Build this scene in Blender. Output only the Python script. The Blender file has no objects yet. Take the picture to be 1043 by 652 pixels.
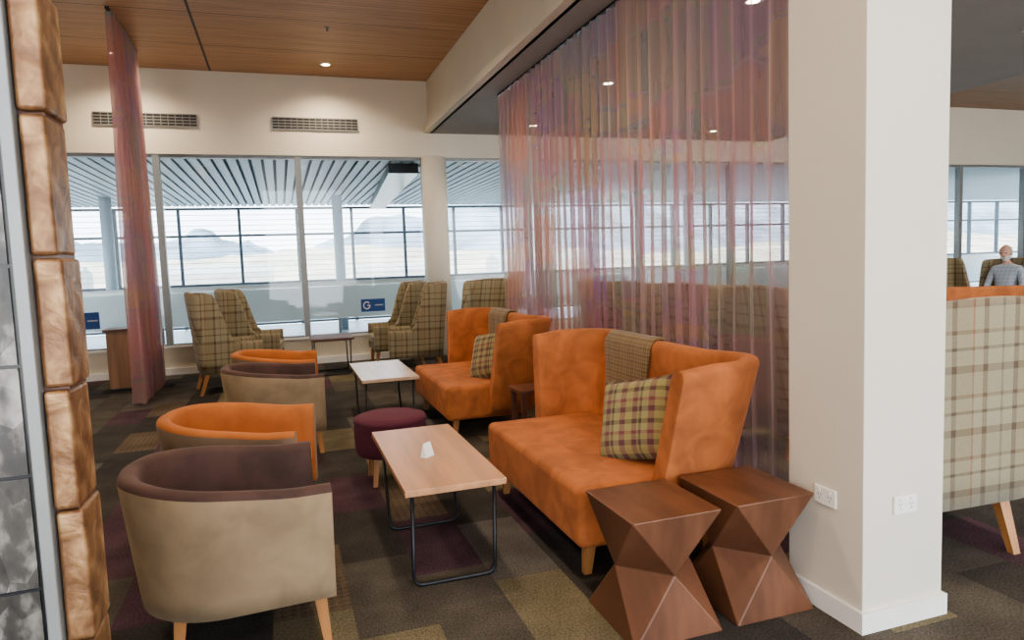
import bpy, math, random
from mathutils import Vector, Matrix
random.seed(4)
D=bpy.data; C=bpy.context; S=C.scene
COL=S.collection
try:
    S.view_settings.view_transform='AgX'
    S.view_settings.look='AgX - Medium High Contrast'
    S.view_settings.exposure=.48
except Exception: pass

# ---------------------------------------------------------------- materials
def newmat(name):
    m=D.materials.new(name); m.use_nodes=True
    nt=m.node_tree; b=nt.nodes['Principled BSDF']
    return m,nt,b
def N(nt,t,**k):
    n=nt.nodes.new(t)
    for a,v in k.items(): setattr(n,a,v)
    return n
def math_(nt,op,a,b=None,c=None):
    n=N(nt,'ShaderNodeMath',operation=op)
    for i,v in enumerate((a,b,c)):
        if v is None: continue
        if isinstance(v,(int,float)): n.inputs[i].default_value=v
        else: nt.links.new(v,n.inputs[i])
    return n.outputs[0]
def ramp(nt,fac,stops,interp='LINEAR'):
    r=N(nt,'ShaderNodeValToRGB'); cr=r.color_ramp; cr.interpolation=interp
    while len(cr.elements)>1: cr.elements.remove(cr.elements[-1])
    cr.elements[0].position=stops[0][0]; cr.elements[0].color=(*stops[0][1],1)
    for p,c in stops[1:]:
        e=cr.elements.new(p); e.color=(*c,1)
    nt.links.new(fac,r.inputs[0]); return r.outputs[0]
def mixc(nt,f,a,b,mode='MIX'):
    n=N(nt,'ShaderNodeMix',data_type='RGBA',blend_type=mode)
    for i,v in ((0,f),(6,a),(7,b)):
        if isinstance(v,(int,float)): n.inputs[i].default_value=v
        elif isinstance(v,tuple): n.inputs[i].default_value=(*v,1)
        else: nt.links.new(v,n.inputs[i])
    return n.outputs[2]
def pbr(name,col,rough=.6,metal=0,amt=.12,scale=8,bump=0,bscale=60,sheen=0,stretch=None,spec=None,dist=0):
    m,nt,b=newmat(name)
    tc=N(nt,'ShaderNodeTexCoord'); v=tc.outputs['Object']
    if stretch:
        mp=N(nt,'ShaderNodeMapping'); mp.inputs['Scale'].default_value=stretch
        nt.links.new(v,mp.inputs[0]); v=mp.outputs[0]
    n=N(nt,'ShaderNodeTexNoise'); n.inputs['Scale'].default_value=scale; n.inputs['Detail'].default_value=4
    n.inputs['Distortion'].default_value=dist
    nt.links.new(v,n.inputs['Vector'])
    lo=tuple(c*(1-amt) for c in col); hi=tuple(min(1,c*(1+amt)) for c in col)
    c=ramp(nt,n.outputs[0],[(.35,lo),(.65,hi)])
    nt.links.new(c,b.inputs['Base Color'])
    b.inputs['Roughness'].default_value=rough; b.inputs['Metallic'].default_value=metal
    if spec is not None: b.inputs['Specular IOR Level'].default_value=spec
    if sheen:
        b.inputs['Sheen Weight'].default_value=sheen; b.inputs['Sheen Roughness'].default_value=.4
        b.inputs['Sheen Tint'].default_value=(*[min(1,x*1.6+.1) for x in col],1)
    if bump:
        n2=N(nt,'ShaderNodeTexNoise'); n2.inputs['Scale'].default_value=bscale
        nt.links.new(tc.outputs['Object'],n2.inputs['Vector'])
        bp=N(nt,'ShaderNodeBump'); bp.inputs['Strength'].default_value=bump; bp.inputs['Distance'].default_value=.01
        nt.links.new(n2.outputs[0],bp.inputs['Height']); nt.links.new(bp.outputs[0],b.inputs['Normal'])
    return m
def emis(name,col,st):
    m,nt,b=newmat(name)
    b.inputs['Base Color'].default_value=(*col,1)
    b.inputs['Emission Color'].default_value=(*col,1); b.inputs['Emission Strength'].default_value=st
    return m
def plaid(name,su,sv,per=.16,U=(1,1,0),V=(0,0,1),rough=.9,mul=.5):
    m,nt,b=newmat(name)
    tc=N(nt,'ShaderNodeTexCoord')
    outs=[]
    for vec,st in ((U,su),(V,sv)):
        d=N(nt,'ShaderNodeVectorMath',operation='DOT_PRODUCT')
        nt.links.new(tc.outputs['Object'],d.inputs[0]); d.inputs[1].default_value=vec
        f=math_(nt,'FRACT',math_(nt,'ADD',math_(nt,'DIVIDE',d.outputs['Value'],per),50.13))
        outs.append(ramp(nt,f,st,'CONSTANT'))
    c=mixc(nt,mul,outs[0],outs[1])
    n=N(nt,'ShaderNodeTexNoise'); n.inputs['Scale'].default_value=250
    nt.links.new(tc.outputs['Object'],n.inputs['Vector'])
    g=ramp(nt,n.outputs[0],[(.3,(.75,.75,.75)),(.7,(1,1,1))])
    c=mixc(nt,1.0,c,g,'MULTIPLY')
    nt.links.new(c,b.inputs['Base Color']); b.inputs['Roughness'].default_value=rough
    b.inputs['Sheen Weight'].default_value=.15
    return m

M={}
M['cream']=pbr('paint_cream',(.74,.68,.56),.75,amt=.02,scale=2)
M['colpaint']=pbr('paint_column',(.68,.64,.55),.7,amt=.015,scale=2)
M['white']=pbr('paint_white',(.82,.81,.78),.5,amt=.02)
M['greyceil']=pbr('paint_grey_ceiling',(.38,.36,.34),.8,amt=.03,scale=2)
M['suede']=pbr('orange_suede',(.38,.128,.042),.88,amt=.22,scale=6,bump=.15,bscale=90,sheen=.35,dist=.8)
M['suede2']=pbr('orange_suede_chair',(.43,.145,.042),.85,amt=.12,scale=6,sheen=.35)
M['beige']=pbr('beige_suede',(.32,.235,.145),.9,amt=.13,scale=6,sheen=.3,dist=.6)
M['brownv']=pbr('brown_velvet',(.085,.045,.036),.8,amt=.3,scale=5,sheen=.4)
M['taupe']=pbr('taupe_suede',(.22,.155,.105),.9,amt=.12,scale=7,sheen=.3)
M['purple']=pbr('purple_wool',(.11,.025,.045),.9,amt=.2,scale=120,bump=.4,bscale=300,sheen=.25)
M['legwood']=pbr('oak_leg',(.42,.20,.075),.45,amt=.15,scale=12,stretch=(1,1,.15))
M['tabletop']=pbr('table_oak',(.52,.28,.15),.30,amt=.16,scale=14,stretch=(1,.08,1))
M['darkwood']=pbr('dark_wood',(.12,.05,.03),.4,amt=.25,scale=12,stretch=(1,.1,1))
M['midwood']=pbr('mid_wood',(.30,.16,.08),.4,amt=.2,scale=12,stretch=(1,1,.1))
M['steel']=pbr('black_steel',(.035,.037,.042),.4,.6,amt=.1)
M['bronze']=pbr('bronze_stained_veneer',(.165,.075,.042),.38,.15,amt=.25,scale=9,stretch=(1,.25,.25))
M['frame']=pbr('window_frame_grey',(.26,.27,.27),.4,.3,amt=.05)
M['framed']=pbr('facade_frame_dark',(.12,.14,.16),.5,.2,amt=.05)
M['slat']=pbr('metal_slat',(.42,.49,.54),.5,.1,amt=.04)
M['slatback']=pbr('slat_backing',(.13,.16,.19),.8,amt=.04)
M['louvre']=pbr('facade_louvre',(.55,.60,.65),.5,.2,amt=.04)
M['frost']=pbr('frosted_panel',(.74,.80,.82),.5,amt=.05,scale=1)
M['concfloor']=pbr('concourse_floor_mat',(.50,.51,.51),.4,amt=.05,scale=1)
M['tarmac']=pbr('apron_concrete',(.52,.48,.41),.9,amt=.15,scale=.03)
M['dry']=pbr('dry_hillside',(.50,.42,.31),.95,amt=.22,scale=.06)
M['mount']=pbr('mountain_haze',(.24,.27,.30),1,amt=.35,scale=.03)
M['blue']=pbr('sign_blue',(.02,.08,.30),.5,amt=.05)
M['black']=pbr('black_gloss',(.02,.022,.025),.25,amt=.1)
M['vent']=pbr('vent_metal',(.30,.30,.28),.5,.3,amt=.05)
M['ventdark']=pbr('vent_dark',(.06,.06,.06),.8,amt=.05)
M['plastic']=pbr('outlet_plastic',(.85,.84,.80),.35,amt=.01)
M['lamp']=emis('downlight_glow',(1,.86,.62),14)
M['skin']=pbr('skin',(.62,.36,.26),.55,amt=.08,scale=14)
M['shirt']=plaid('shirt_check',[(0,(.45,.52,.60)),(.6,(.20,.27,.40)),(.75,(.60,.64,.68))],[(0,(.50,.56,.62)),(.6,(.22,.28,.40)),(.75,(.55,.6,.66))],per=.06)
M['trousers']=pbr('trousers_dark',(.05,.055,.07),.9,amt=.15)
M['hair']=pbr('hair_white',(.72,.70,.66),.9,amt=.15,scale=60)
M['shoe']=pbr('shoe_leather',(.04,.03,.025),.4,amt=.1)
M['eye']=pbr('eye_dark',(.03,.02,.02),.2,amt=.05)
M['paper']=pbr('card_white',(.85,.85,.84),.4,amt=.02)
M['plaid']=plaid('plaid_sage',
  [(0,(.30,.25,.15)),(.22,(.10,.06,.04)),(.30,(.34,.30,.20)),(.46,(.16,.155,.10)),(.50,(.35,.30,.20)),(.72,(.13,.085,.05)),(.80,(.35,.30,.19)),(.94,(.28,.09,.045)),(.97,(.30,.25,.15))],
  [(0,(.32,.28,.18)),(.2,(.14,.10,.06)),(.32,(.36,.32,.21)),(.55,(.12,.10,.06)),(.6,(.35,.31,.20)),(.8,(.18,.12,.07)),(.86,(.32,.28,.18))],per=.30)
M['plaid_c']=plaid('plaid_cushion',
  [(0,(.36,.31,.12)),(.25,(.16,.05,.07)),(.42,(.30,.26,.13)),(.5,(.08,.07,.05)),(.58,(.36,.32,.15)),(.8,(.20,.06,.08))],
  [(0,(.34,.29,.13)),(.22,(.10,.05,.06)),(.38,(.30,.26,.12)),(.55,(.22,.07,.08)),(.65,(.34,.30,.15)),(.86,(.07,.06,.04))],per=.17,U=(1,0,0),V=(0,1,0))
M['throw']=plaid('throw_knit',
  [(0,(.26,.17,.08)),(.3,(.14,.08,.045)),(.5,(.30,.22,.11)),(.8,(.10,.055,.035))],
  [(0,(.27,.18,.08)),(.35,(.12,.07,.04)),(.6,(.30,.21,.10)),(.85,(.13,.10,.05))],per=.045,U=(0,1,0),V=(0,0,1))

def carpet():
    m,nt,b=newmat('carpet_patchwork')
    tc=N(nt,'ShaderNodeTexCoord'); sp=N(nt,'ShaderNodeSeparateXYZ'); nt.links.new(tc.outputs['Object'],sp.inputs[0])
    fx=math_(nt,'FLOOR',math_(nt,'DIVIDE',math_(nt,'ADD',sp.outputs[0],.12),.33))
    off=math_(nt,'MULTIPLY',math_(nt,'MODULO',math_(nt,'ABSOLUTE',fx),3.0),.37)
    fy=math_(nt,'FLOOR',math_(nt,'ADD',math_(nt,'DIVIDE',sp.outputs[1],.75),off))
    cb=N(nt,'ShaderNodeCombineXYZ'); nt.links.new(fx,cb.inputs[0]); nt.links.new(fy,cb.inputs[1])
    wn=N(nt,'ShaderNodeTexWhiteNoise',noise_dimensions='2D'); nt.links.new(cb.outputs[0],wn.inputs['Vector'])
    c=ramp(nt,wn.outputs['Value'],[(0,(.060,.055,.050)),(.22,(.092,.083,.070)),(.42,(.165,.145,.095)),(.50,(.085,.050,.064)),(.62,(.12,.11,.10)),(.76,(.052,.049,.048)),(.9,(.13,.11,.078))],'CONSTANT')
    vo=N(nt,'ShaderNodeTexChecker'); vo.inputs['Scale'].default_value=34
    mp=N(nt,'ShaderNodeMapping'); mp.inputs['Rotation'].default_value=(0,0,.78)
    nt.links.new(tc.outputs['Object'],mp.inputs[0]); nt.links.new(mp.outputs[0],vo.inputs['Vector'])
    vo.inputs['Color1'].default_value=(1.25,.95,.95,1); vo.inputs['Color2'].default_value=(.65,.60,.68,1)
    sel=math_(nt,'GREATER_THAN',wn.outputs['Value'],.90)
    c=mixc(nt,math_(nt,'MULTIPLY',sel,.5),c,mixc(nt,1.0,c,vo.outputs[0],'MULTIPLY'))
    n=N(nt,'ShaderNodeTexNoise'); n.inputs['Scale'].default_value=110; n.inputs['Detail'].default_value=6
    nt.links.new(tc.outputs['Object'],n.inputs['Vector'])
    g=ramp(nt,n.outputs[0],[(.3,(.5,.5,.5)),(.7,(1.4,1.4,1.4))])
    c=mixc(nt,1.0,c,g,'MULTIPLY')
    n=N(nt,'ShaderNodeTexNoise'); n.inputs['Scale'].default_value=3.5; n.inputs['Detail'].default_value=3
    nt.links.new(tc.outputs['Object'],n.inputs['Vector'])
    g=ramp(nt,n.outputs[0],[(.35,(.8,.8,.8)),(.65,(1.15,1.15,1.15))])
    c=mixc(nt,1.0,c,g,'MULTIPLY')
    nt.links.new(c,b.inputs['Base Color']); b.inputs['Roughness'].default_value=.95
    b.inputs['Specular IOR Level'].default_value=.15
    return m
M['carpet']=carpet()
def woodceil(name,lo,hi):
    m,nt,b=newmat(name)
    tc=N(nt,'ShaderNodeTexCoord'); sp=N(nt,'ShaderNodeSeparateXYZ'); nt.links.new(tc.outputs['Object'],sp.inputs[0])
    mp=N(nt,'ShaderNodeMapping'); mp.inputs['Scale'].default_value=(.35,5,1); nt.links.new(tc.outputs['Object'],mp.inputs[0])
    n=N(nt,'ShaderNodeTexNoise'); n.inputs['Scale'].default_value=3; n.inputs['Detail'].default_value=5; nt.links.new(mp.outputs[0],n.inputs['Vector'])
    c=ramp(nt,n.outputs[0],[(.3,lo),(.7,hi)])
    g=math_(nt,'LESS_THAN',math_(nt,'FRACT',math_(nt,'DIVIDE',sp.outputs[1],.075)),.18)
    c=mixc(nt,math_(nt,'MULTIPLY',g,.35),c,(.14,.065,.03))
    j1=math_(nt,'LESS_THAN',math_(nt,'FRACT',math_(nt,'DIVIDE',math_(nt,'ADD',sp.outputs[0],.81+3.3*4),3.3)),.009)
    j2=math_(nt,'LESS_THAN',math_(nt,'FRACT',math_(nt,'DIVIDE',math_(nt,'ADD',sp.outputs[1],.9),1.2)),.015)
    c=mixc(nt,math_(nt,'MAXIMUM',j1,math_(nt,'MULTIPLY',j2,.8)),c,(.02,.012,.008))
    nt.links.new(c,b.inputs['Base Color']); b.inputs['Roughness'].default_value=.42
    return m
M['woodceil']=woodceil('wood_ceiling',(.48,.26,.13),(.64,.38,.20))
M['woodceil2']=woodceil('wood_ceiling_lounge',(.28,.15,.08),(.36,.2,.11))
def sheer(name,alpha):
    m,nt,b=newmat(name)
    out=[n for n in nt.nodes if n.type=='OUTPUT_MATERIAL'][0]; nt.nodes.remove(b)
    tc=N(nt,'ShaderNodeTexCoord')
    def patch(sy,sz,off,stops):
        mp=N(nt,'ShaderNodeMapping'); mp.inputs['Scale'].default_value=(.03,sy,sz); mp.inputs['Location'].default_value=(0,off,off*.7)
        nt.links.new(tc.outputs['Object'],mp.inputs[0])
        vo=N(nt,'ShaderNodeTexVoronoi',feature='SMOOTH_F1',distance='CHEBYCHEV'); vo.inputs['Scale'].default_value=1; vo.inputs['Smoothness'].default_value=.22
        vo.inputs['Randomness'].default_value=.7
        nt.links.new(mp.outputs[0],vo.inputs['Vector'])
        sp=N(nt,'ShaderNodeSeparateColor'); nt.links.new(vo.outputs['Color'],sp.inputs[0])
        return ramp(nt,sp.outputs[0],stops)
    c1=patch(1.5,1.8,0,[(.15,(.78,.40,.30)),(.28,(.66,.40,.46)),(.40,(.76,.52,.40)),(.48,(.64,.38,.46)),(.56,(.46,.52,.34)),(.64,(.68,.42,.46)),(.74,(.50,.36,.56)),(.84,(.76,.52,.36))])
    c2=patch(2.6,1.1,3.3,[(.2,(.70,.44,.42)),(.35,(.56,.36,.50)),(.48,(.50,.54,.38)),(.6,(.74,.46,.40)),(.75,(.58,.40,.48)),(.88,(.48,.50,.50))])
    c=mixc(nt,.5,c1,c2)
    mp2=N(nt,'ShaderNodeMapping'); mp2.inputs['Scale'].default_value=(0,22,.25); nt.links.new(tc.outputs['Object'],mp2.inputs[0])
    n2=N(nt,'ShaderNodeTexNoise'); n2.inputs['Scale'].default_value=1; n2.inputs['Detail'].default_value=3; nt.links.new(mp2.outputs[0],n2.inputs['Vector'])
    g=ramp(nt,n2.outputs[0],[(.35,(.82,.80,.81)),(.65,(1,1,1))])
    c=mixc(nt,1.0,c,g,'MULTIPLY')
    df=N(nt,'ShaderNodeBsdfDiffuse'); tl=N(nt,'ShaderNodeBsdfTranslucent'); tr=N(nt,'ShaderNodeBsdfTransparent')
    nt.links.new(c,df.inputs[0]); nt.links.new(c,tl.inputs[0])
    tint=mixc(nt,.70,c,(1.0,1.0,1.0)); nt.links.new(tint,tr.inputs[0])
    mx=N(nt,'ShaderNodeMixShader'); mx.inputs[0].default_value=.5; nt.links.new(df.outputs[0],mx.inputs[1]); nt.links.new(tl.outputs[0],mx.inputs[2])
    lw=N(nt,'ShaderNodeLayerWeight'); lw.inputs[0].default_value=.5
    f=math_(nt,'ADD',alpha,math_(nt,'MULTIPLY',lw.outputs['Facing'],.34))
    f=math_(nt,'MINIMUM',f,.92)
    m2=N(nt,'ShaderNodeMixShader'); nt.links.new(f,m2.inputs[0]); nt.links.new(tr.outputs[0],m2.inputs[1]); nt.links.new(mx.outputs[0],m2.inputs[2])
    nt.links.new(m2.outputs[0],out.inputs[0])
    return m
M['sheer']=sheer('sheer_patchwork',.37)
M['sheer2']=sheer('sheer_patchwork_dense',.45)
def glassm():
    m,nt,b=newmat('window_glass')
    out=[n for n in nt.nodes if n.type=='OUTPUT_MATERIAL'][0]; nt.nodes.remove(b)
    tr=N(nt,'ShaderNodeBsdfTransparent'); tr.inputs[0].default_value=(.92,.97,.99,1)
    gl=N(nt,'ShaderNodeBsdfGlossy'); gl.inputs['Roughness'].default_value=.03
    mx=N(nt,'ShaderNodeMixShader'); mx.inputs[0].default_value=.04
    nt.links.new(tr.outputs[0],mx.inputs[1]); nt.links.new(gl.outputs[0],mx.inputs[2]); nt.links.new(mx.outputs[0],out.inputs[0])
    return m
M['glass']=glassm()
def bronzetile():
    m,nt,b=newmat('hammered_bronze_tile')
    tc=N(nt,'ShaderNodeTexCoord')
    n=N(nt,'ShaderNodeTexNoise'); n.inputs['Scale'].default_value=20; n.inputs['Detail'].default_value=5; n.inputs['Distortion'].default_value=.4
    nt.links.new(tc.outputs['Object'],n.inputs['Vector'])
    c=ramp(nt,n.outputs[0],[(.3,(.11,.052,.024)),(.48,(.22,.115,.055)),(.6,(.34,.20,.095)),(.72,(.48,.31,.16))])
    nt.links.new(c,b.inputs['Base Color']); b.inputs['Roughness'].default_value=.42; b.inputs['Metallic'].default_value=.35
    bp=N(nt,'ShaderNodeBump'); bp.inputs['Strength'].default_value=.5; bp.inputs['Distance'].default_value=.012
    nt.links.new(n.outputs[0],bp.inputs['Height']); nt.links.new(bp.outputs[0],b.inputs['Normal'])
    return m
M['btile']=bronzetile()
def bwphoto(name,seed,lo,hi):
    m,nt,b=newmat(name)
    tc=N(nt,'ShaderNodeTexCoord'); mp=N(nt,'ShaderNodeMapping'); mp.inputs['Location'].default_value=(seed,seed*2,seed); mp.inputs['Scale'].default_value=(1,1,.55)
    nt.links.new(tc.outputs['Object'],mp.inputs[0])
    n=N(nt,'ShaderNodeTexNoise'); n.inputs['Scale'].default_value=34; n.inputs['Detail'].default_value=9; nt.links.new(mp.outputs[0],n.inputs['Vector'])
    n2=N(nt,'ShaderNodeTexVoronoi'); n2.inputs['Scale'].default_value=26; nt.links.new(mp.outputs[0],n2.inputs['Vector'])
    sp=N(nt,'ShaderNodeSeparateColor'); nt.links.new(n2.outputs['Color'],sp.inputs[0])
    f=math_(nt,'ADD',math_(nt,'MULTIPLY',n.outputs[0],.75),math_(nt,'MULTIPLY',sp.outputs[0],.25))
    c=ramp(nt,f,[(.3,(lo,lo*.95,lo*.87)),(.5,(lo*2.6,lo*2.45,lo*2.2)),(.72,(hi,hi*.96,hi*.88))])
    nt.links.new(c,b.inputs['Base Color']); b.inputs['Roughness'].default_value=.3
    return m

# ---------------------------------------------------------------- geometry helpers
def empty(name,loc=(0,0,0),rot=0):
    o=D.objects.new(name,None); COL.objects.link(o); o.location=loc; o.rotation_euler=(0,0,rot); o.empty_display_size=.1
    return o
def mesh(name,verts,faces,mats,idx=None,parent=None,smooth=False,loc=None):
    me=D.meshes.new(name); me.from_pydata([tuple(v) for v in verts],[],faces); me.validate(); 
    if not isinstance(mats,(list,tuple)): mats=[mats]
    for m in mats: me.materials.append(m)
    for i,p in enumerate(me.polygons):
        if idx: p.material_index=idx[i]
        p.use_smooth=smooth if isinstance(smooth,bool) else smooth[i]
    me.update()
    o=D.objects.new(name,me); COL.objects.link(o)
    if parent: o.parent=parent
    if loc: o.location=loc
    return o
BF=[(0,3,2,1),(4,5,6,7),(0,1,5,4),(1,2,6,5),(2,3,7,6),(3,0,4,7)]
def bv(x0,x1,y0,y1,z0,z1):
    return [(x0,y0,z0),(x1,y0,z0),(x1,y1,z0),(x0,y1,z0),(x0,y0,z1),(x1,y0,z1),(x1,y1,z1),(x0,y1,z1)]
def box(name,x0,x1,y0,y1,z0,z1,mat,parent=None,bevel=0,seg=3,sub=0):
    cx,cy,cz=(x0+x1)/2,(y0+y1)/2,(z0+z1)/2
    o=mesh(name,[(a-cx,b-cy,c-cz) for a,b,c in bv(x0,x1,y0,y1,z0,z1)],BF,mat,None,parent,bool(bevel),(cx,cy,cz))
    if bevel:
        m=o.modifiers.new('bevel','BEVEL'); m.width=bevel; m.segments=seg; m.limit_method='ANGLE'
        m.harden_normals=True
    return o
def boxes(name,lst,mat,parent=None,idx=None):
    V=[];F=[];I=[]
    for k,b in enumerate(lst):
        n=len(V); V+=bv(*b); F+=[tuple(n+i for i in f) for f in BF]
        I+=[idx[k] if idx else 0]*6
    return mesh(name,V,F,mat,I,parent)
def frame_from(d):
    d=Vector(d).normalized(); up=Vector((0,0,1)) if abs(d.z)<.9 else Vector((1,0,0))
    a=d.cross(up).normalized(); b=d.cross(a).normalized(); return a,b
def tube(name,pts,rad,mat,parent=None,n=12,closed=False):
    pts=[Vector(p) for p in pts]
    if not isinstance(rad,(list,tuple)): rad=[rad]*len(pts)
    V=[];F=[];prev=None;K=len(pts)
    for i,p in enumerate(pts):
        if closed: t=(pts[(i+1)%K]-pts[i-1]).normalized()
        elif i==0: t=(pts[1]-p).normalized()
        elif i==K-1: t=(p-pts[i-1]).normalized()
        else: t=((pts[i+1]-p).normalized()+(p-pts[i-1]).normalized()).normalized()
        if prev is None: a,b=frame_from(t)
        else:
            a=prev-t*prev.dot(t); a.normalize(); b=t.cross(a)
        prev=a
        if i==0: b=t.cross(a)
        for k in range(n):
            w=2*math.pi*k/n; V.append(p+(a*math.cos(w)+b*math.sin(w))*rad[i])
    R=K if closed else K-1
    for i in range(R):
        j=(i+1)%K
        for k in range(n):
            l=(k+1)%n; F.append((i*n+k,i*n+l,j*n+l,j*n+k))
    sm=[True]*len(F)
    if not closed:
        F.append(tuple(range(n))[::-1]); F.append(tuple((K-1)*n+k for k in range(n))); sm+=[False,False]
    return mesh(name,V,F,mat,None,parent,sm)
def lathe(name,prof,mat,parent=None,n=36,loc=None,idx=None):
    V=[];F=[];I=[]
    for r,z in prof:
        for k in range(n):
            w=2*math.pi*k/n; V.append((r*math.cos(w),r*math.sin(w),z))
    for i in range(len(prof)-1):
        for k in range(n):
            l=(k+1)%n; F.append((i*n+k,i*n+l,(i+1)*n+l,(i+1)*n+k)); I.append(idx[i] if idx else 0)
    return mesh(name,V,F,mat,I,parent,True,loc)
def leg(name,x,y,z1,mat,parent,r1=.024,r0=.015,dx=0,dy=0):
    V=[];
    for (z,r,ox,oy) in ((0,r0,dx,dy),(z1,r1,0,0)):
        for sx,sy in ((-1,-1),(1,-1),(1,1),(-1,1)): V.append((x+ox+sx*r,y+oy+sy*r,z))
    return mesh(name,V,BF,mat,None,parent)

def upath(xf,xb,W,r,n=10,m=8):
    P=[]
    for i in range(m): P.append((xf+(xb+r-xf)*i/m,-W))
    for i in range(n+1):
        a=math.pi/2*i/n; P.append((xb+r-r*math.sin(a),-W+r-r*math.cos(a)))
    for i in range(1,m): P.append((xb,-W+r+(2*W-2*r)*i/m))
    for i in range(n+1):
        a=math.pi/2*i/n; P.append((xb+r-r*math.cos(a),W-r+r*math.sin(a)))
    for i in range(1,m+1): P.append((xb+r+(xf-xb-r)*i/m,W))
    return P
def upoly(name,xf,xb,W,r,z0,z1,mat,parent,bevel=.02,seg=3,fr=.0):
    P=upath(xf,xb,W,r,8,1)
    n=len(P); cz=(z0+z1)/2
    V=[(x,y,z0-cz) for x,y in P]+[(x,y,z1-cz) for x,y in P]
    F=[tuple(range(n)),tuple(n+i for i in range(n))[::-1]]
    for i in range(n):
        j=(i+1)%n; F.append((i,n+i,n+j,j))
    o=mesh(name,V,F,mat,None,parent,True,(0,0,cz))
    m=o.modifiers.new('bevel','BEVEL'); m.width=bevel; m.segments=seg; m.limit_method='ANGLE'; m.harden_normals=True
    return o
def shell(name,P,th,zb,zt,splay,mo,mi,parent,ref=1.0,shrink=0,xb=0,rr=.03,rimmat=1):
    n=len(P);V=[];F=[];I=[];SM=[];LV=6
    for i,(px,py) in enumerate(P):
        a=P[max(0,i-1)]; b=P[min(n-1,i+1)]
        t=Vector((b[0]-a[0],b[1]-a[1])).normalized(); nx,ny=-t.y,t.x
        T=zt(px,py); s=splay(px,py)
        prof=[]
        for k in range(LV+1):
            z=zb+(T-rr-zb)*k/LV; prof.append((0,z))
        prof+= [(-.12*th,T-.3*rr),(-.32*th,T),(-.68*th,T),(-.88*th,T-.3*rr)]
        for k in range(LV+1):
            z=T-rr-(T-rr-zb)*k/LV; prof.append((-th,z))
        for (o,z) in prof:
            f=(z-zb)/(ref-zb)
            x=xb+(px-xb)*(1-shrink*f)
            q=s*f+o
            V.append((x+nx*q,py+ny*q,z))
    K=len(prof)
    for i in range(n-1):
        for k in range(K):
            l=(k+1)%K
            F.append((i*K+k,i*K+l,(i+1)*K+l,(i+1)*K+k)); SM.append(True)
            I.append(0 if k<LV else (rimmat if k<LV+5 else (1 if k<K-1 else 0)))
    F.append(tuple(range(K))[::-1]); F.append(tuple((n-1)*K+k for k in range(K))); I+=[0,0]; SM+=[False,False]
    return mesh(name,V,F,[mo,mi],I,parent,SM)

def bez_round(pts,r=.04,n=5):
    out=[Vector(pts[0])]
    for i in range(1,len(pts)-1):
        p=Vector(pts[i]);a=(Vector(pts[i-1])-p).normalized()*r;b=(Vector(pts[i+1])-p).normalized()*r
        for k in range(n+1):
            t=k/n; out.append((1-t)**2*(p+a)+2*t*(1-t)*p+t*t*(p+b))
    out.append(Vector(pts[-1])); return out

# ---------------------------------------------------------------- furniture
def barrel_chair(loc,rot,outer,inner,rim=1):
    e=empty('barrel_armchair',loc,rot)
    P=upath(.36,-.36,.35,.33,12,6)
    shell('shell',P,.075,.19,lambda x,y:.655+.065*max(0,min(1,(.2-x)/.5)),lambda x,y:.055,outer,inner,e,ref=.7,rimmat=rim,rr=.025)
    upoly('seat_base',.33,-.29,.28,.27,.19,.33,outer,e,.015)
    upoly('seat_cushion',.35,-.29,.28,.27,.32,.44,inner,e,.04,4)
    for i,(x,y) in enumerate(((.30,-.30),(.30,.30),(-.21,-.22),(-.21,.22))):
        leg('leg_%d'%(i+1),x,y,.2,M['legwood'],e,.024,.016,.02 if x>0 else -.02,.01 if y>0 else -.01)
    return e
def highback(loc,rot,m,inner=None,legin=0):
    inner=inner or m
    e=empty('wingback_armchair',loc,rot)
    P=upath(.36,-.36,.36,.13,8,12)
    def zt(x,y):
        t=max(0,min(1,(.06-x)/.26)); t=t*t*(3-2*t)
        return .63+.60*t+(.03*math.cos(y*4) if t>.99 else 0)
    shell('shell',P,.075,.26,zt,lambda x,y:.10 if x<-.3 else .03,m,inner,e,ref=1.25,rr=.03)
    upoly('seat_base',.34,-.29,.288,.08,.26,.36,m,e,.015)
    upoly('seat_cushion',.37,-.29,.288,.08,.35,.48,inner,e,.035,4)
    yy=.30-legin
    for i,(x,y) in enumerate(((.30,-.30),(.30,.30),(-.28,-yy),(-.28,yy))):
        leg('leg_%d'%(i+1),x,y,.28,M['legwood'],e,.026,.017,.03 if x>0 else -.09,0)
    return e
def pillow(name,s,t,mat,parent,n=14):
    V=[];F=[]
    for side in (1,-1):
        for i in range(n+1):
            for j in range(n+1):
                u=-1+2*i/n; v=-1+2*j/n
                h=max(0,(1-u**4)*(1-v**4))**.5
                px=u*(1-.06*(1-v*v)*abs(u)); py=v*(1-.06*(1-u*u)*abs(v))
                V.append((px*s,py*s,side*(t*h+.004)))
    m=(n+1)**2
    for sd in (0,1):
        for i in range(n):
            for j in range(n):
                a=sd*m+i*(n+1)+j; q=(a,a+n+1,a+n+2,a+1); F.append(q if sd==0 else q[::-1])
    rim=[i*(n+1) for i in range(n+1)]+[n*(n+1)+j for j in range(1,n+1)]+[i*(n+1)+n for i in range(n-1,-1,-1)]+[j for j in range(n-1,0,-1)]
    for k in range(len(rim)):
        a=rim[k];b=rim[(k+1)%len(rim)]; F.append((a,b,b+m,a+m))
    return mesh(name,V,F,mat,None,parent,True)
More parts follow.
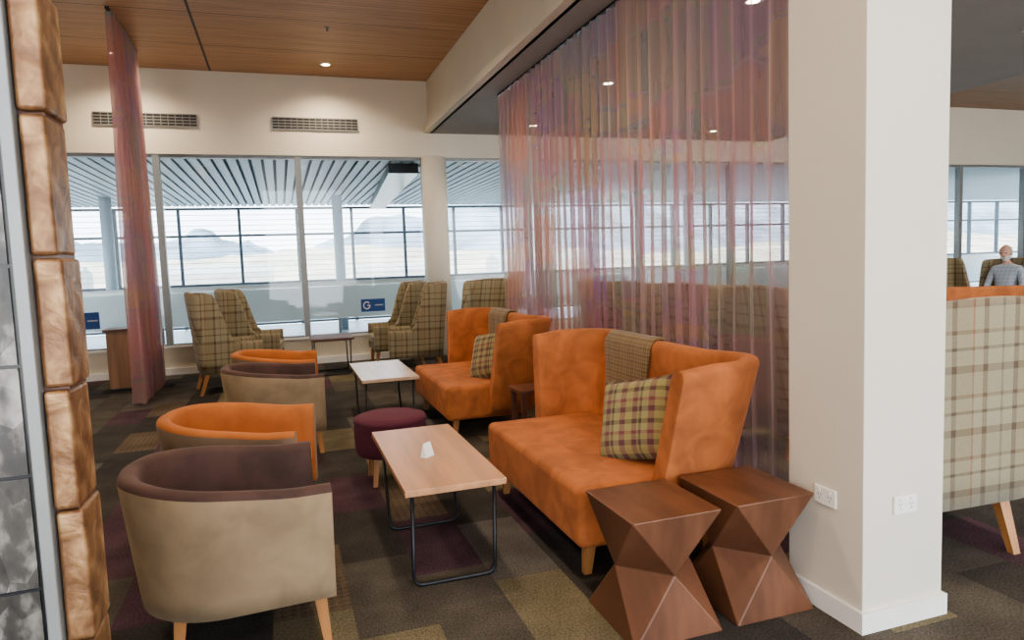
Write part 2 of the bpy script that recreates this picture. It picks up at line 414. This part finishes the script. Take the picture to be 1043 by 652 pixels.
def sofa(loc,rot,mat,dress=True,name='wingback_loveseat'):
    e=empty(name,loc,rot)
    xb=-.34;th=.10;zb=.20;ref=1.0;sp=.07
    P=upath(.12,xb,.775,.20,10,10)
    def splay(x,y): 
        w=max(0,min(1,(abs(y)-.50)/.2)); w=w*w*(3-2*w); return sp+.12*w
    def zt(x,y): 
        return 1.005-.03*max(0,(x+.1)/.3)
    shell('back_and_wings',P,th,zb,zt,splay,mat,mat,e,ref=ref,shrink=.13,xb=xb,rr=.035)
    upoly('seat',.48,-.28,.735,.12,.16,.455,mat,e,.04,4)
    for i,(x,y) in enumerate(((.38,-.62),(.38,.62),(-.24,-.62),(-.24,.62))):
        leg('leg_%d'%(i+1),x,y,.18,M['legwood'],e,.028,.018,.02 if x>0 else -.02,0)
    if dress:
        def inx(z): return xb-sp*(z-zb)/(ref-zb)+th+.008
        path=[(inx(.5)+.05,.463),(inx(.5)+.012,.475)]
        for z in (.52,.57,.65,.75,.85,.93,.965): path.append((inx(z),z))
        path+=[(inx(1)-.03,1.013),(inx(1)-.08,1.013)]
        for z in (.96,.9,.8,.7,.62): path.append((xb-sp*(z-zb)/(ref-zb)-.009,z))
        V=[];F=[];n=12;yc=-.24
        for i,(x,z) in enumerate(path):
            w=.17+.11*min(1,i/7)
            for j in range(n+1):
                y=yc-w+2*w*j/n+.05*(1-min(1,i/7))
                V.append((x+.004*math.sin(j*1.7+i*.4)+.004,y,z))
        for i in range(len(path)-1):
            for j in range(n):
                a=i*(n+1)+j; F.append((a,a+1,a+n+2,a+n+1))
        o=mesh('throw_blanket',V,F,M['throw'],None,e,True)
        s=o.modifiers.new('s','SOLIDIFY'); s.thickness=.012; s.offset=1
        c=pillow('plaid_cushion',.225,.075,M['plaid_c'],e)
        c.matrix_local=Matrix.Translation((-.02,.38,.655))@Matrix.Rotation(math.radians(24),4,'Z')@Matrix.Rotation(math.radians(-24),4,'Y')@Matrix(((0,0,1,0),(1,0,0,0),(0,1,0,0),(0,0,0,1)))@Matrix.Rotation(math.radians(12),4,'Z')
    return e
def coffee_table(x0,x1,y0,y1,h,top,y2=None):
    e=empty('coffee_table',((x0+x1)/2,(y0+y1)/2,0))
    hx=(x1-x0)/2;hy=(y1-y0)/2
    box('tabletop',-hx,hx,-hy,hy,h-.032,h,top,e,.004,2)
    for i,yy in enumerate((-hy+.05,(hy-.42) if y2 is None else y2)):
        yt=yy if i==0 else yy+.25
        pts=[(-hx+.04,yt,h-.03),(-hx+.03,yy,.009),(hx-.06,yy,.009),(hx-.05,yt,h-.03)]
        tube('leg_frame_%d'%(i+1),bez_round(pts,.05),.0095,M['steel'],e)
    box('apron',-hx+.03,hx-.03,-hy+.04,hy-.04,h-.042,h-.032,M['steel'],e)
    return e
def facet_stool(x0,x1,y0,y1,h):
    cx,cy=(x0+x1)/2,(y0+y1)/2; hx,hy=(x1-x0)/2,(y1-y0)/2
    V=[(-hx,-hy,h),(hx,-hy,h),(hx,hy,h),(-hx,hy,h)]
    r=.86
    V+=[(0,-hy*r,h*.5),(hx*r,0,h*.5),(0,hy*r,h*.5),(-hx*r,0,h*.5)]
    V+=[(-hx,-hy,0),(hx,-hy,0),(hx,hy,0),(-hx,hy,0)]
    F=[(0,1,2,3),(11,10,9,8)]
    for k in range(4):
        a=k;b=(k+1)%4
        F.append((4+k,b,a))
        F.append((4+k,4+(k+1)%4,b))
        F.append((8+a,8+b,4+k))
        F.append((4+k,8+b,4+(k+1)%4))
    o=mesh('faceted_side_table',V,F,M['bronze'],None,None,False,(cx,cy,0))
    m=o.modifiers.new('b','BEVEL'); m.width=.004; m.segments=2; m.limit_method='ANGLE'; m.angle_limit=.1
    return o

# ---------------------------------------------------------------- room
YW=11.15; ZC=4.42
def slab(name,a,mat,bake=False):
    o=box(name,*a,mat)
    if bake: o.data.transform(Matrix.Translation(o.location)); o.location=(0,0,0)
    return o
slab('floor',(-5,18,-5,YW+.15,-.1,0),M['carpet'],True)
slab('ceiling',(-5,2.46,-5,YW+.15,ZC,ZC+.1),M['woodceil'],True)
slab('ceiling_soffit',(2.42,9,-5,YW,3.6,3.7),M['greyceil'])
slab('ceiling_lounge',(9,18,-5,YW+.15,ZC,ZC+.1),M['woodceil2'],True)
slab('trim_bulkhead',(2.40,2.46,-5,YW,3.6,ZC),M['cream'])
slab('trim_bulkhead_lip',(2.33,2.40,-5,YW,3.6,3.68),M['cream'])
slab('trim_soffit_edge',(8.95,9.0,-5,YW,3.7,ZC),M['cream'])
slab('wall_left',(-5.15,-5,-5,YW+.15,0,ZC),M['cream'])
slab('wall_right',(18,18.15,-5,YW+.15,0,ZC),M['cream'])
slab('wall_window_header',(-5,18,YW,YW+.15,3.22,ZC),M['cream'])
slab('wall_window_sill',(-5,18,YW,YW+.15,0,.40),M['cream'])
slab('baseboard_window',(-5,18,YW-.02,YW,0,.10),M['white'])
slab('trim_window_sill',(-5,18,YW-.04,YW,.40,.43),M['white'])
xs=[-4.9]+[-3.57+1.96*i for i in range(12)]
for i in range(len(xs)-1):
    e=empty('window_%d'%(i+1),(xs[i],YW+.07,0))
    w=xs[i+1]-xs[i]
    box('mullion',-.045,.045,-.06,.06,.40,3.22,M['frame'],e)
    box('head_rail',.05,w-.05,-.04,.04,3.17,3.22,M['frame'],e)
    box('sill_rail',.05,w-.05,-.04,.04,.40,.45,M['frame'],e)
    box('pane',.05,w-.05,-.005,.005,.45,3.17,M['glass'],e)
def vent(x0,x1,z0,z1):
    e=empty('air_vent',((x0+x1)/2,YW,(z0+z1)/2)); w=(x1-x0)/2;h=(z1-z0)/2
    boxes('grille',[(-w,w,-.012,0,-h,h)]+[(-w,w,-.03,-.012,-h+i*2*h/4-.006,-h+i*2*h/4+.006) for i in range(5)]
      +[(-w+i*2*w/14-.004,-w+i*2*w/14+.004,-.028,-.012,-h,h) for i in range(15)],[M['ventdark'],M['vent']],e,[0]+[1]*20)
vent(.02,1.28,3.61,3.78); vent(-2.35,-1.02,3.61,3.78)

e=empty('square_column',(0,0,0))
box('shaft',2.07,2.48,2.02,2.43,0,ZC,M['colpaint'],e,.004,2)
boxes('skirting',[(2.055,2.495,2.005,2.02,0,.085),(2.055,2.495,2.43,2.445,0,.085),(2.055,2.07,2.02,2.43,0,.085),(2.48,2.495,2.02,2.43,0,.085)],M['white'],e)
def outlet(loc,rot):
    e=empty('wall_outlet',loc,rot)
    box('plate',-.058,.058,-.009,0,-.037,.037,M['plastic'],e,.003,2)
    V=[];F=[]
    for s in (-.028,.028):
        for (cx,cz,an) in ((s-.007,.002,.5),(s+.007,.002,-.5),(s,-.013,0)):
            n=len(V); ca,sa=math.cos(an),math.sin(an)
            for y in (-.0096,-.009):
                for (a,b) in ((-.0012,-.0045),(.0012,-.0045),(.0012,.0045),(-.0012,.0045)):
                    V.append((cx+a*ca-b*sa,y,cz+a*sa+b*ca))
            F+=[tuple(n+i for i in f) for f in BF]
    mesh('slots',V,F,M['ventdark'],None,e)
    boxes('switches',[(-.033,-.023,-.012,-.009,.016,.028),(.023,.033,-.012,-.009,.016,.028)],M['white'],e)
outlet((2.275,2.02,.49),0); outlet((2.07,2.21,.49),-math.pi/2)

lathe('round_column',[(0,0),(.20,0),(.20,3.215),(0,3.215)],M['colpaint'],None,40,(2.46,11.13,0))

def downlight(x,y,z,p):
    e=empty('ceiling_downlight',(x,y,z))
    lathe('bezel',[(.055,-.004),(.075,-.010),(.085,-.004),(.085,0),(.055,0)],M['white'],e,24)
    lathe('lamp_disc',[(0,-.003),(.055,-.003),(.055,0)],M['lamp'],e,24)
    l=D.lights.new('spot','SPOT'); l.energy=p; l.color=(1,.81,.60); l.spot_size=math.radians(150); l.spot_blend=.9; l.shadow_soft_size=.15
    lo=D.objects.new('spot',l); COL.objects.link(lo); lo.parent=e; lo.location=(0,0,-.03)
for x in (-1.9,.8):
    for y in (-2,1.4,4.4,7.4,10.5): downlight(x,y,ZC,150)  # nearer rows are out of view, added as fill for seats and foreground
for x in (3.9,7.2):
    for y in (-.4,2.3,5.0,7.7,10.3): downlight(x,y,3.6,120)
for y in (4,9): downlight(12,y,ZC,180)
e=empty('ceiling_sprinkler',(.72,8.9,ZC))
lathe('head',[(0,-.05),(.02,-.045),(.006,-.03),(.012,-.01),(.035,0)],M['frame'],e,16)

def curtain(name,x,y0,y1,z0,z1,per,amp,mat,taper=0,dens=14):
    e=empty(name,(x,0,0))
    L=y1-y0; n=int(L/per*dens); m=16; V=[];F=[]
    rnd=[random.uniform(-1,1) for _ in range(int(L/per)+3)]
    for i in range(n+1):
        y=y0+L*i/n; ph=(y-y0)/per; k=int(ph); t=ph-k; j=rnd[k]*(1-t)+rnd[k+1]*t
        for q in range(m+1):
            z=z0+(z1-z0)*q/m; s=(1-q/m)
            a=amp*(.7+.5*s)*(1+.35*j)
            dx=a*math.sin(2*math.pi*ph+.9*j)+.012*s*math.sin(z*2+ph)
            yc=(y0+y1)/2
            V.append((dx,(yc+(y-yc)*(1+taper*s*.3))+.02*j*s,z))
    for i in range(n):
        for q in range(m):
            a=i*(m+1)+q; F.append((a,a+m+1,a+m+2,a+1))
    mesh('fabric',V,F,mat,None,e,True)
    box('track',-.02,.02,y0-.03,y1+.03,z1-.005,z1+.019,M['black'],e)
    return e
curtain('sheer_curtain',2.75,3.2,8.45,.03,3.58,.17,.042,M['sheer'])
curtain('sheer_curtain',-1.62,8.75,10.3,.03,4.40,.13,.06,M['sheer2'],taper=.6)

# foreground photo partition
XR=-.336; YP=1.30
e=empty('wall_partition',(0,0,0))
box('core',-2.6,XR-.006,YP,YP+.10,0,ZC,M['darkwood'],e)
z=.03;k=0
while z<3.0:
    h=.215+.015*math.sin(k*2.1)
    box('bronze_tile_%d'%(k+1),XR-.040,XR+.003*math.sin(k*3.3),YP-.012-.004*(k%3),YP+.10,z,z+h-.004,M['btile'],e,.008,3)
    z+=h;k+=1
e=empty('photo_gallery_panel',(0,YP,0))
box('frame_edge',XR-.062,XR-.042,-.03,0,.60,2.6,M['frame'],e,.003,2)
zz=[.62,.99,1.18,1.36,1.52,1.74,2.0,2.3]
box('backing',-1.5,XR-.062,-.012,0,.60,2.6,M['black'],e)
for i in range(len(zz)-1):
    xa=-1.46
    pm=bwphoto('bw_photo_%d'%i,3.7*i+1,.022+.008*(i%2),(.30,.40,.36,.45,.32,.35,.3)[i])
    while xa<XR-.12:
        xe=min(XR-.068,xa+.52)
        if xe>XR-.2: xe=XR-.068
        box('photo_%d'%(i+1),xa,xe-.003,-.016,-.012,zz[i]+.003,zz[i+1]-.003,pm,e); xa=xe
e=empty('picture_frame',(0,YP,0))
box('frame',-1.2,XR-.050,-.045,0,.12,.595,M['steel'],e,.004,2)
box('mat_board',-1.17,XR-.068,-.048,-.045,.15,.575,M['paper'],e)
box('print',-1.08,XR-.14,-.050,-.048,.23,.50,bwphoto('bw_print',9.1,.05,.5),e)

# ---------------------------------------------------------------- place furniture
barrel_chair((-.25,3.07,0),math.radians(4),M['beige'],M['brownv'])
barrel_chair((-.27,4.12,0),math.radians(-10),M['taupe'],M['suede2'])
barrel_chair((-.10,6.0,0),math.radians(3),M['beige'],M['brownv'])
barrel_chair((-.08,6.98,0),math.radians(-4),M['taupe'],M['suede2'])
sofa((1.70,3.53,0),math.pi,M['suede'])
sofa((1.74,6.32,0),math.pi,M['suede'])
for yy in (4.3,5.25,6.2,7.15): highback((3.75,yy,0),.05*math.sin(yy*5),M['plaid'])
coffee_table(.47,.955,3.03,4.23,.48,M['tabletop'])
M['tabletop2']=pbr('table_laminate',(.52,.36,.24),.25,amt=.10,scale=14,stretch=(1,.08,1))
coffee_table(.63,1.15,6.2,7.4,.48,M['tabletop2'])
coffee_table(.34,.92,9.75,10.4,.52,M['darkwood'],.2)
coffee_table(4.7,5.2,4.6,5.7,.48,M['tabletop2'])
o=mesh('tent_card',[(-.035,-.02,0),(.035,-.02,0),(.035,.02,0),(-.035,.02,0),(-.03,0,.075),(.03,0,.075)],[(0,1,5,4),(2,3,4,5),(0,3,2,1),(1,2,5),(3,0,4)],M['paper'],None,None,False,(.68,3.55,.4805)); o.rotation_euler=(0,0,.7)
e=empty('round_ottoman',(.665,4.78,0))
lathe('seat',[(0,.20),(.235,.20),(.245,.22),(.25,.27),(.252,.37),(.245,.41),(.252,.425),(.245,.45),(.20,.465),(0,.47)],M['purple'],e,48)
for i in range(4):
    w=math.pi/4+i*math.pi/2; leg('leg_%d'%(i+1),.17*math.cos(w),.17*math.sin(w),.21,M['legwood'],e,.02,.014,.03*math.cos(w),.03*math.sin(w))
facet_stool(1.19,1.585,2.235,2.66,.5); facet_stool(1.655,2.035,2.235,2.66,.5)
e=empty('side_table',(1.86,4.92,0))
box('top',-.22,.22,-.15,.15,.50,.53,M['darkwood'],e,.004,2)
for i,(x,y) in enumerate(((-.19,-.12),(.19,-.12),(-.19,.12),(.19,.12))): leg('leg_%d'%(i+1),x,y,.5,M['darkwood'],e,.02,.016)
box('shelf',-.2,.2,-.13,.13,.18,.2,M['darkwood'],e)
highback((-.68,9.35,0),math.radians(10),M['plaid']); highback((-.40,10.3,0),math.radians(-4),M['plaid'])
highback((1.70,9.35,0),math.pi-.15,M['plaid']); highback((1.58,10.32,0),math.pi,M['plaid'])
highback((2.68,9.25,0),math.pi+.9,M['plaid'])
e=highback((3.05,2.68,0),math.pi/2-.04,M['plaid'],None,.09); e.scale=(1,1.22,1)
e=empty('host_stand',(-2.0,10.1,0))
box('body',-.16,.16,-.2,.2,.04,.78,M['midwood'],e,.005,2); box('top',-.19,.19,-.23,.23,.78,.81,M['darkwood'],e,.004,2); box('plinth',-.14,.14,-.18,.18,0,.04,M['black'],e)

sofa((8.1,6.1,0),math.radians(60),M['suede'],False)
highback((9.7,8.7,0),math.radians(-100),M['plaid']); highback((8.7,8.9,0),math.radians(-90),M['plaid'])
highback((11.05,8.0,0),math.radians(196),M['plaid'])
highback((12.4,9.9,0),math.radians(-90),M['plaid']); highback((11.4,10.0,0),math.radians(-90),M['plaid'])

# ---------------------------------------------------------------- man
def skin(name,verts,edges,rad,mats,parent,root=0,sub=1,matf=None):
    me=D.meshes.new(name); me.from_pydata(verts,edges,[]); me.update()
    o=D.objects.new(name,me); COL.objects.link(o)
    o.modifiers.new('sk','SKIN'); 
    sv=me.skin_vertices[0].data if me.skin_vertices else None
    for i,r in enumerate(rad):
        r=(r,r) if isinstance(r,(int,float)) else r
        sv[i].radius=r; sv[i].use_root=(i==root)
    s=o.modifiers.new('ss','SUBSURF'); s.levels=sub; s.render_levels=sub
    C.view_layer.update()
    dg=C.evaluated_depsgraph_get()
    nm=D.meshes.new_from_object(o.evaluated_get(dg))
    D.objects.remove(o)
    nm.materials.clear()
    for m in mats: nm.materials.append(m)
    for p in nm.polygons:
        p.use_smooth=True
        p.material_index=matf(p.center) if matf else 0
    o=D.objects.new(name,nm); COL.objects.link(o); o.parent=parent
    return o
def man(loc,rot):
    e=empty('seated_man',loc,rot)
    v=[(-.03,0,.57),(-.04,0,.72),(-.07,0,.90),(-.08,0,1.06),(-.07,0,1.16),(-.05,0,1.24)]
    r=[(.15,.13),(.155,.13),(.165,.12),(.14,.09),(.062,.062),(.056,.056)]
    ed=[(0,1),(1,2),(2,3),(3,4),(4,5)]
    for s in (1,-1):
        n=len(v)
        v+=[(-.08,.17*s,1.08),(-.05,.22*s,.95),(.02,.25*s,.80),(.15,.20*s,.745),(.27,.13*s,.74)]
        r+=[.072,.058,.05,.042,.03]
        ed+=[(3,n),(n,n+1),(n+1,n+2),(n+2,n+3),(n+3,n+4)]
    for s in (1,-1):
        n=len(v)
        v+=[(.04,.10*s,.57),(.22,.12*s,.575),(.43,.13*s,.56),(.45,.13*s,.32),(.43,.13*s,.10),(.50,.135*s,.05),(.60,.14*s,.04)]
        r+=[.10,.085,.068,.058,.042,.045,.035]
        ed+=[(0,n),(n,n+1),(n+1,n+2),(n+2,n+3),(n+3,n+4),(n+4,n+5),(n+5,n+6)]
    def mf(c):
        if c.z<.095: return 3
        if c.z>1.165 and abs(c.y)<.08: return 2
        if c.x>.04 and c.z<.68: return 1
        if c.z<.56: return 1
        return 0
    skin('body',v,ed,r,[M['shirt'],M['trousers'],M['skin'],M['shoe']],e,0,2,mf)
    for s in (1,-1):
        v=[(.27,.13*s,.74),(.32,.115*s,.735),(.355,.10*s,.735)];r=[.026,(.036,.018),(.038,.016)];ed=[(0,1),(1,2)]
        for k,(o,l) in enumerate(((.030,.05),(.010,.06),(-.010,.056),(-.028,.045))):
            n=len(v); v+=[(.375,(.10+o)*s,.733),(.375+l*.5,(.10+o*1.1)*s,.722),(.375+l*.8,(.10+o*1.1)*s,.700)]; r+=[.0095,.0085,.0075]
            ed+=[(2,n),(n,n+1),(n+1,n+2)]
        n=len(v); v+=[(.325,(.115-.045)*s,.728),(.355,(.115-.062)*s,.718)]; r+=[.011,.009]; ed+=[(1,n),(n,n+1)]
        skin('hand_%s'%('left' if s>0 else 'right'),v,ed,r,[M['skin']],e,1,1)
    he=empty('head',(-.02,0,1.345)); he.parent=e; he.rotation_euler=(0,math.radians(8),0); he.scale=(1.06,1.06,1.06)
    V=[];F=[];n=28;m=20
    for i in range(m+1):
        th=math.pi*i/m
        for k in range(n):
            ph=2*math.pi*k/n
            x=math.sin(th)*math.cos(ph);y=math.sin(th)*math.sin(ph);z=math.cos(th)
            sx,sy,sz=.098,.076,.122
            if z<0: sy*=1+.28*z; sx*=1+.10*z
            X,Y,Z=x*sx,y*sy,z*sz
            if x>.5:
                if abs(y)<.22 and -.45<z<.15: X+=.022*(1-abs(y)/.22)*max(0,1-abs(z+.22)/.35)
                if .12<abs(y)<.55 and -.05<z<.25: X-=.010
                if abs(y)<.4 and -.62<z<-.5: X-=.004
                if abs(y)<.35 and -.95<z<-.7: X+=.012
            V.append((X,Y,Z))
    for i in range(m):
        for k in range(n):
            l=(k+1)%n; F.append((i*n+k,(i+1)*n+k,(i+1)*n+l,i*n+l))
    mesh('skull_and_face',V,F,M['skin'],None,he,True)
    def shellpart(name,cond,off,mat):
        W=[];G=[];mp={}
        def g(i):
            if i not in mp:
                q=Vector(V[i]); mp[i]=len(W); W.append(q*(1+off/ max(q.length,.01)))
            return mp[i]
        for f in F:
            c=sum((Vector(V[i]) for i in f),Vector())/4
            if cond(c): G.append(tuple(g(i) for i in f))
        o=mesh(name,W,G,mat,None,he,True); s=o.modifiers.new('s','SOLIDIFY'); s.thickness=.012; s.offset=-1
    shellpart('beard',lambda c:c.x>-.01 and c.z<-.036 and not(abs(c.y)<.020 and -.078<c.z<-.066 and c.x>.05) and not(abs(c.y)<.016 and c.z>-.055 and c.x>.07),.012,M['hair'])
    shellpart('hair_fringe',lambda c:(c.x<-.0 and -.06<c.z<.065) or (c.x<.03 and abs(c.y)>.055 and -.02<c.z<.06),.012,M['hair'])
    for s in (1,-1):
        o=lathe('eye_%s'%('left' if s>0 else 'right'),[(0,-.009),(.007,-.006),(.009,0),(.007,.006),(0,.009)],M['eye'],he,12,(.083,.030*s,.010))
        o=lathe('ear_%s'%('left' if s>0 else 'right'),[(0,-.03),(.010,-.024),(.013,0),(.015,.018),(.008,.030),(0,.032)],M['skin'],he,12,(-.005,.076*s,-.005)); o.scale=(1.1,.5,1)
        o=box('brow_%s'%('left' if s>0 else 'right'),.083,.094,.030*s-.018,.030*s+.018,.026,.032,M['hair'],he)
    box('mouth',.086,.094,-.020,.020,-.074,-.069,M['eye'],he,.002,2)
man((11.05,7.985,0),math.radians(196))

# ---------------------------------------------------------------- concourse & exterior
slab('concourse_floor',(-14,30,YW+.15,19.5,-.1,0),M['concfloor'])
e=empty('concourse_ceiling',(0,0,0))
box('backing',-14,30,YW+.16,19.7,3.24,3.30,M['slatback'],e)
boxes('slats',[(x,x+.13,YW+.2,19.5,3.18,3.22) for x in [-14+.18*i for i in range(244)]],M['slat'],e)
e=empty('facade_glazing',(0,19.6,0))
L=[(-14+1.45*i-.035,-14+1.45*i+.035,-.06,.06,0,3.15) for i in range(31)]
L+=[(-14,30,-.05,.05,z-.03,z+.03) for z in (.05,1.15,2.42,3.12)]
boxes('grid',L,M['framed'],e)
boxes('louvres',[(-14,30,.30,.34,1.30+.14*i,1.312+.14*i) for i in range(13)],M['louvre'],e)
for i,x in enumerate((-3.5,1.37,6.2,11,16)):
    lathe('concourse_post',[(0,0),(.12,0),(.12,3.175),(0,3.175)],M['slat'],None,24,(x,17,0))
e=empty('frosted_balustrade',(0,13.2,0))
box('panels',-14,30,-.02,.02,.55,1.15,M['frost'],e)
tube('handrail',[(-14,-.05,1.2),(30,-.05,1.2)],.045,M['white'],e)
boxes('posts',[(-14+1.5*i-.02,-14+1.5*i+.02,.02,.06,0,1.18) for i in range(30)],M['frame'],e)
def sign(x,y,z,w=.42,h=.26):
    e=empty('gate_sign',(x,y,z))
    box('board',-w/2,w/2,-.01,.01,-h/2,h/2,M['blue'],e)
    tube('letter_g',[(-.10+.05*math.cos(a),-.012,.055*math.sin(a)) for a in [math.radians(q) for q in range(40,345,20)]]+[(-.05,-.012,0),(-.09,-.012,0)],.009,M['white'],e,8)
    box('arrow_line',.03,.16,-.014,-.01,-.01,.01,M['slat'],e)
sign(1.38,YW+.045,.87,.38,.2); sign(-2.68,YW+.045,.86,.36,.24)
mesh('ceiling_service_trough',[(1.80,11.6,3.02),(2.30,11.6,3.02),(2.75,18.6,3.02),(2.35,18.6,3.02),(1.80,11.6,3.18),(2.30,11.6,3.18),(2.75,18.6,3.18),(2.35,18.6,3.18)],BF,M['black'])
slab('apron_ground',(-700,1200,19.7,900,-5.1,-5),M['tarmac'],True)
def hgt(x):
    pts=[(-600,30),(-260,22),(-130,26),(-85,22),(-56,33),(-25,22),(10,14),(40,22),(80,42),(110,40),(150,62),(230,85),(330,60),(450,75),(600,55),(800,80),(1100,50)]
    for a,b in zip(pts,pts[1:]):
        if a[0]<=x<=b[0]:
            t=(x-a[0])/(b[0]-a[0]); t=t*t*(3-2*t); return a[1]*(1-t)+b[1]*t
    return 30
def ridge(name,y0,dy,hf,mat,rough):
    V=[];F=[];nx=260;ny=14
    for i in range(nx+1):
        x=-600+1600*i/nx
        for j in range(ny+1):
            t=j/ny
            z=-6+(hf(x)+6+rough*(math.sin(x*.21)+.7*math.sin(x*.53)))*(t**1.3)+rough*1.2*math.sin(x*.12+j)*t*(1-t)*2
            V.append((x,y0+dy*t,z))
    for i in range(nx):
        for j in range(ny):
            a=i*(ny+1)+j; F.append((a,a+ny+1,a+ny+2,a+1))
    mesh(name,V,F,mat,None,None,True)
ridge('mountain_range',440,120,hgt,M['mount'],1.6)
ridge('dry_foothills',260,90,lambda x:7.5+3*math.sin(x*.017+1)+1.2*math.sin(x*.05),M['dry'],.5)
M['shed']=pbr('hangar_cladding',(.44,.42,.38),.8,amt=.1,scale=.3)
def hangar(x,y,w,h):
    V=[(-w,-8,0),(w,-8,0),(w,8,0),(-w,8,0),(-w,-8,h),(w,-8,h),(w,8,h),(-w,8,h),(-w,0,h*1.35),(w,0,h*1.35)]
    mesh('airfield_hangar',V,[(0,1,5,4),(2,3,7,6),(4,5,9,8),(6,7,8,9),(1,2,6,9,5),(3,0,4,8,7),(0,3,2,1)],M['shed'],None,None,False,(x,y,-5))
hangar(-20,210,18,6); hangar(35,230,12,5); hangar(-75,235,20,7); hangar(95,240,22,7)

# ---------------------------------------------------------------- light
w=D.worlds.new('sky_world'); S.world=w; w.use_nodes=True
nt=w.node_tree; bg=nt.nodes['Background']
tc=N(nt,'ShaderNodeTexCoord'); sp=N(nt,'ShaderNodeSeparateXYZ'); nt.links.new(tc.outputs['Generated'],sp.inputs[0])
c=ramp(nt,sp.outputs[2],[(0,(.97,.98,1.0)),(.12,(.88,.94,1.0)),(.7,(.55,.74,1.0))])
nt.links.new(c,bg.inputs[0]); bg.inputs[1].default_value=4.3
l=D.lights.new('sun','SUN'); l.energy=8; l.color=(1,.95,.86); l.angle=.02
so=D.objects.new('sun',l); COL.objects.link(so); so.rotation_euler=Vector((.35,.55,-.75)).to_track_quat('-Z','Y').to_euler()

# ---------------------------------------------------------------- camera
cam=D.cameras.new('camera'); co=D.objects.new('camera',cam); COL.objects.link(co)
f=Vector((.3148,.9453,-.0858)).normalized(); r=Vector((.9472,-.3187,-.0358)); r=(r-f*r.dot(f)).normalized(); u=r.cross(f)
co.matrix_world=Matrix(((r.x,u.x,-f.x,0),(r.y,u.y,-f.y,0),(r.z,u.z,-f.z,1.5),(0,0,0,1)))
cam.sensor_width=36; cam.sensor_fit='HORIZONTAL'; cam.lens=24.16; cam.clip_end=3000; cam.clip_start=.05
S.camera=co
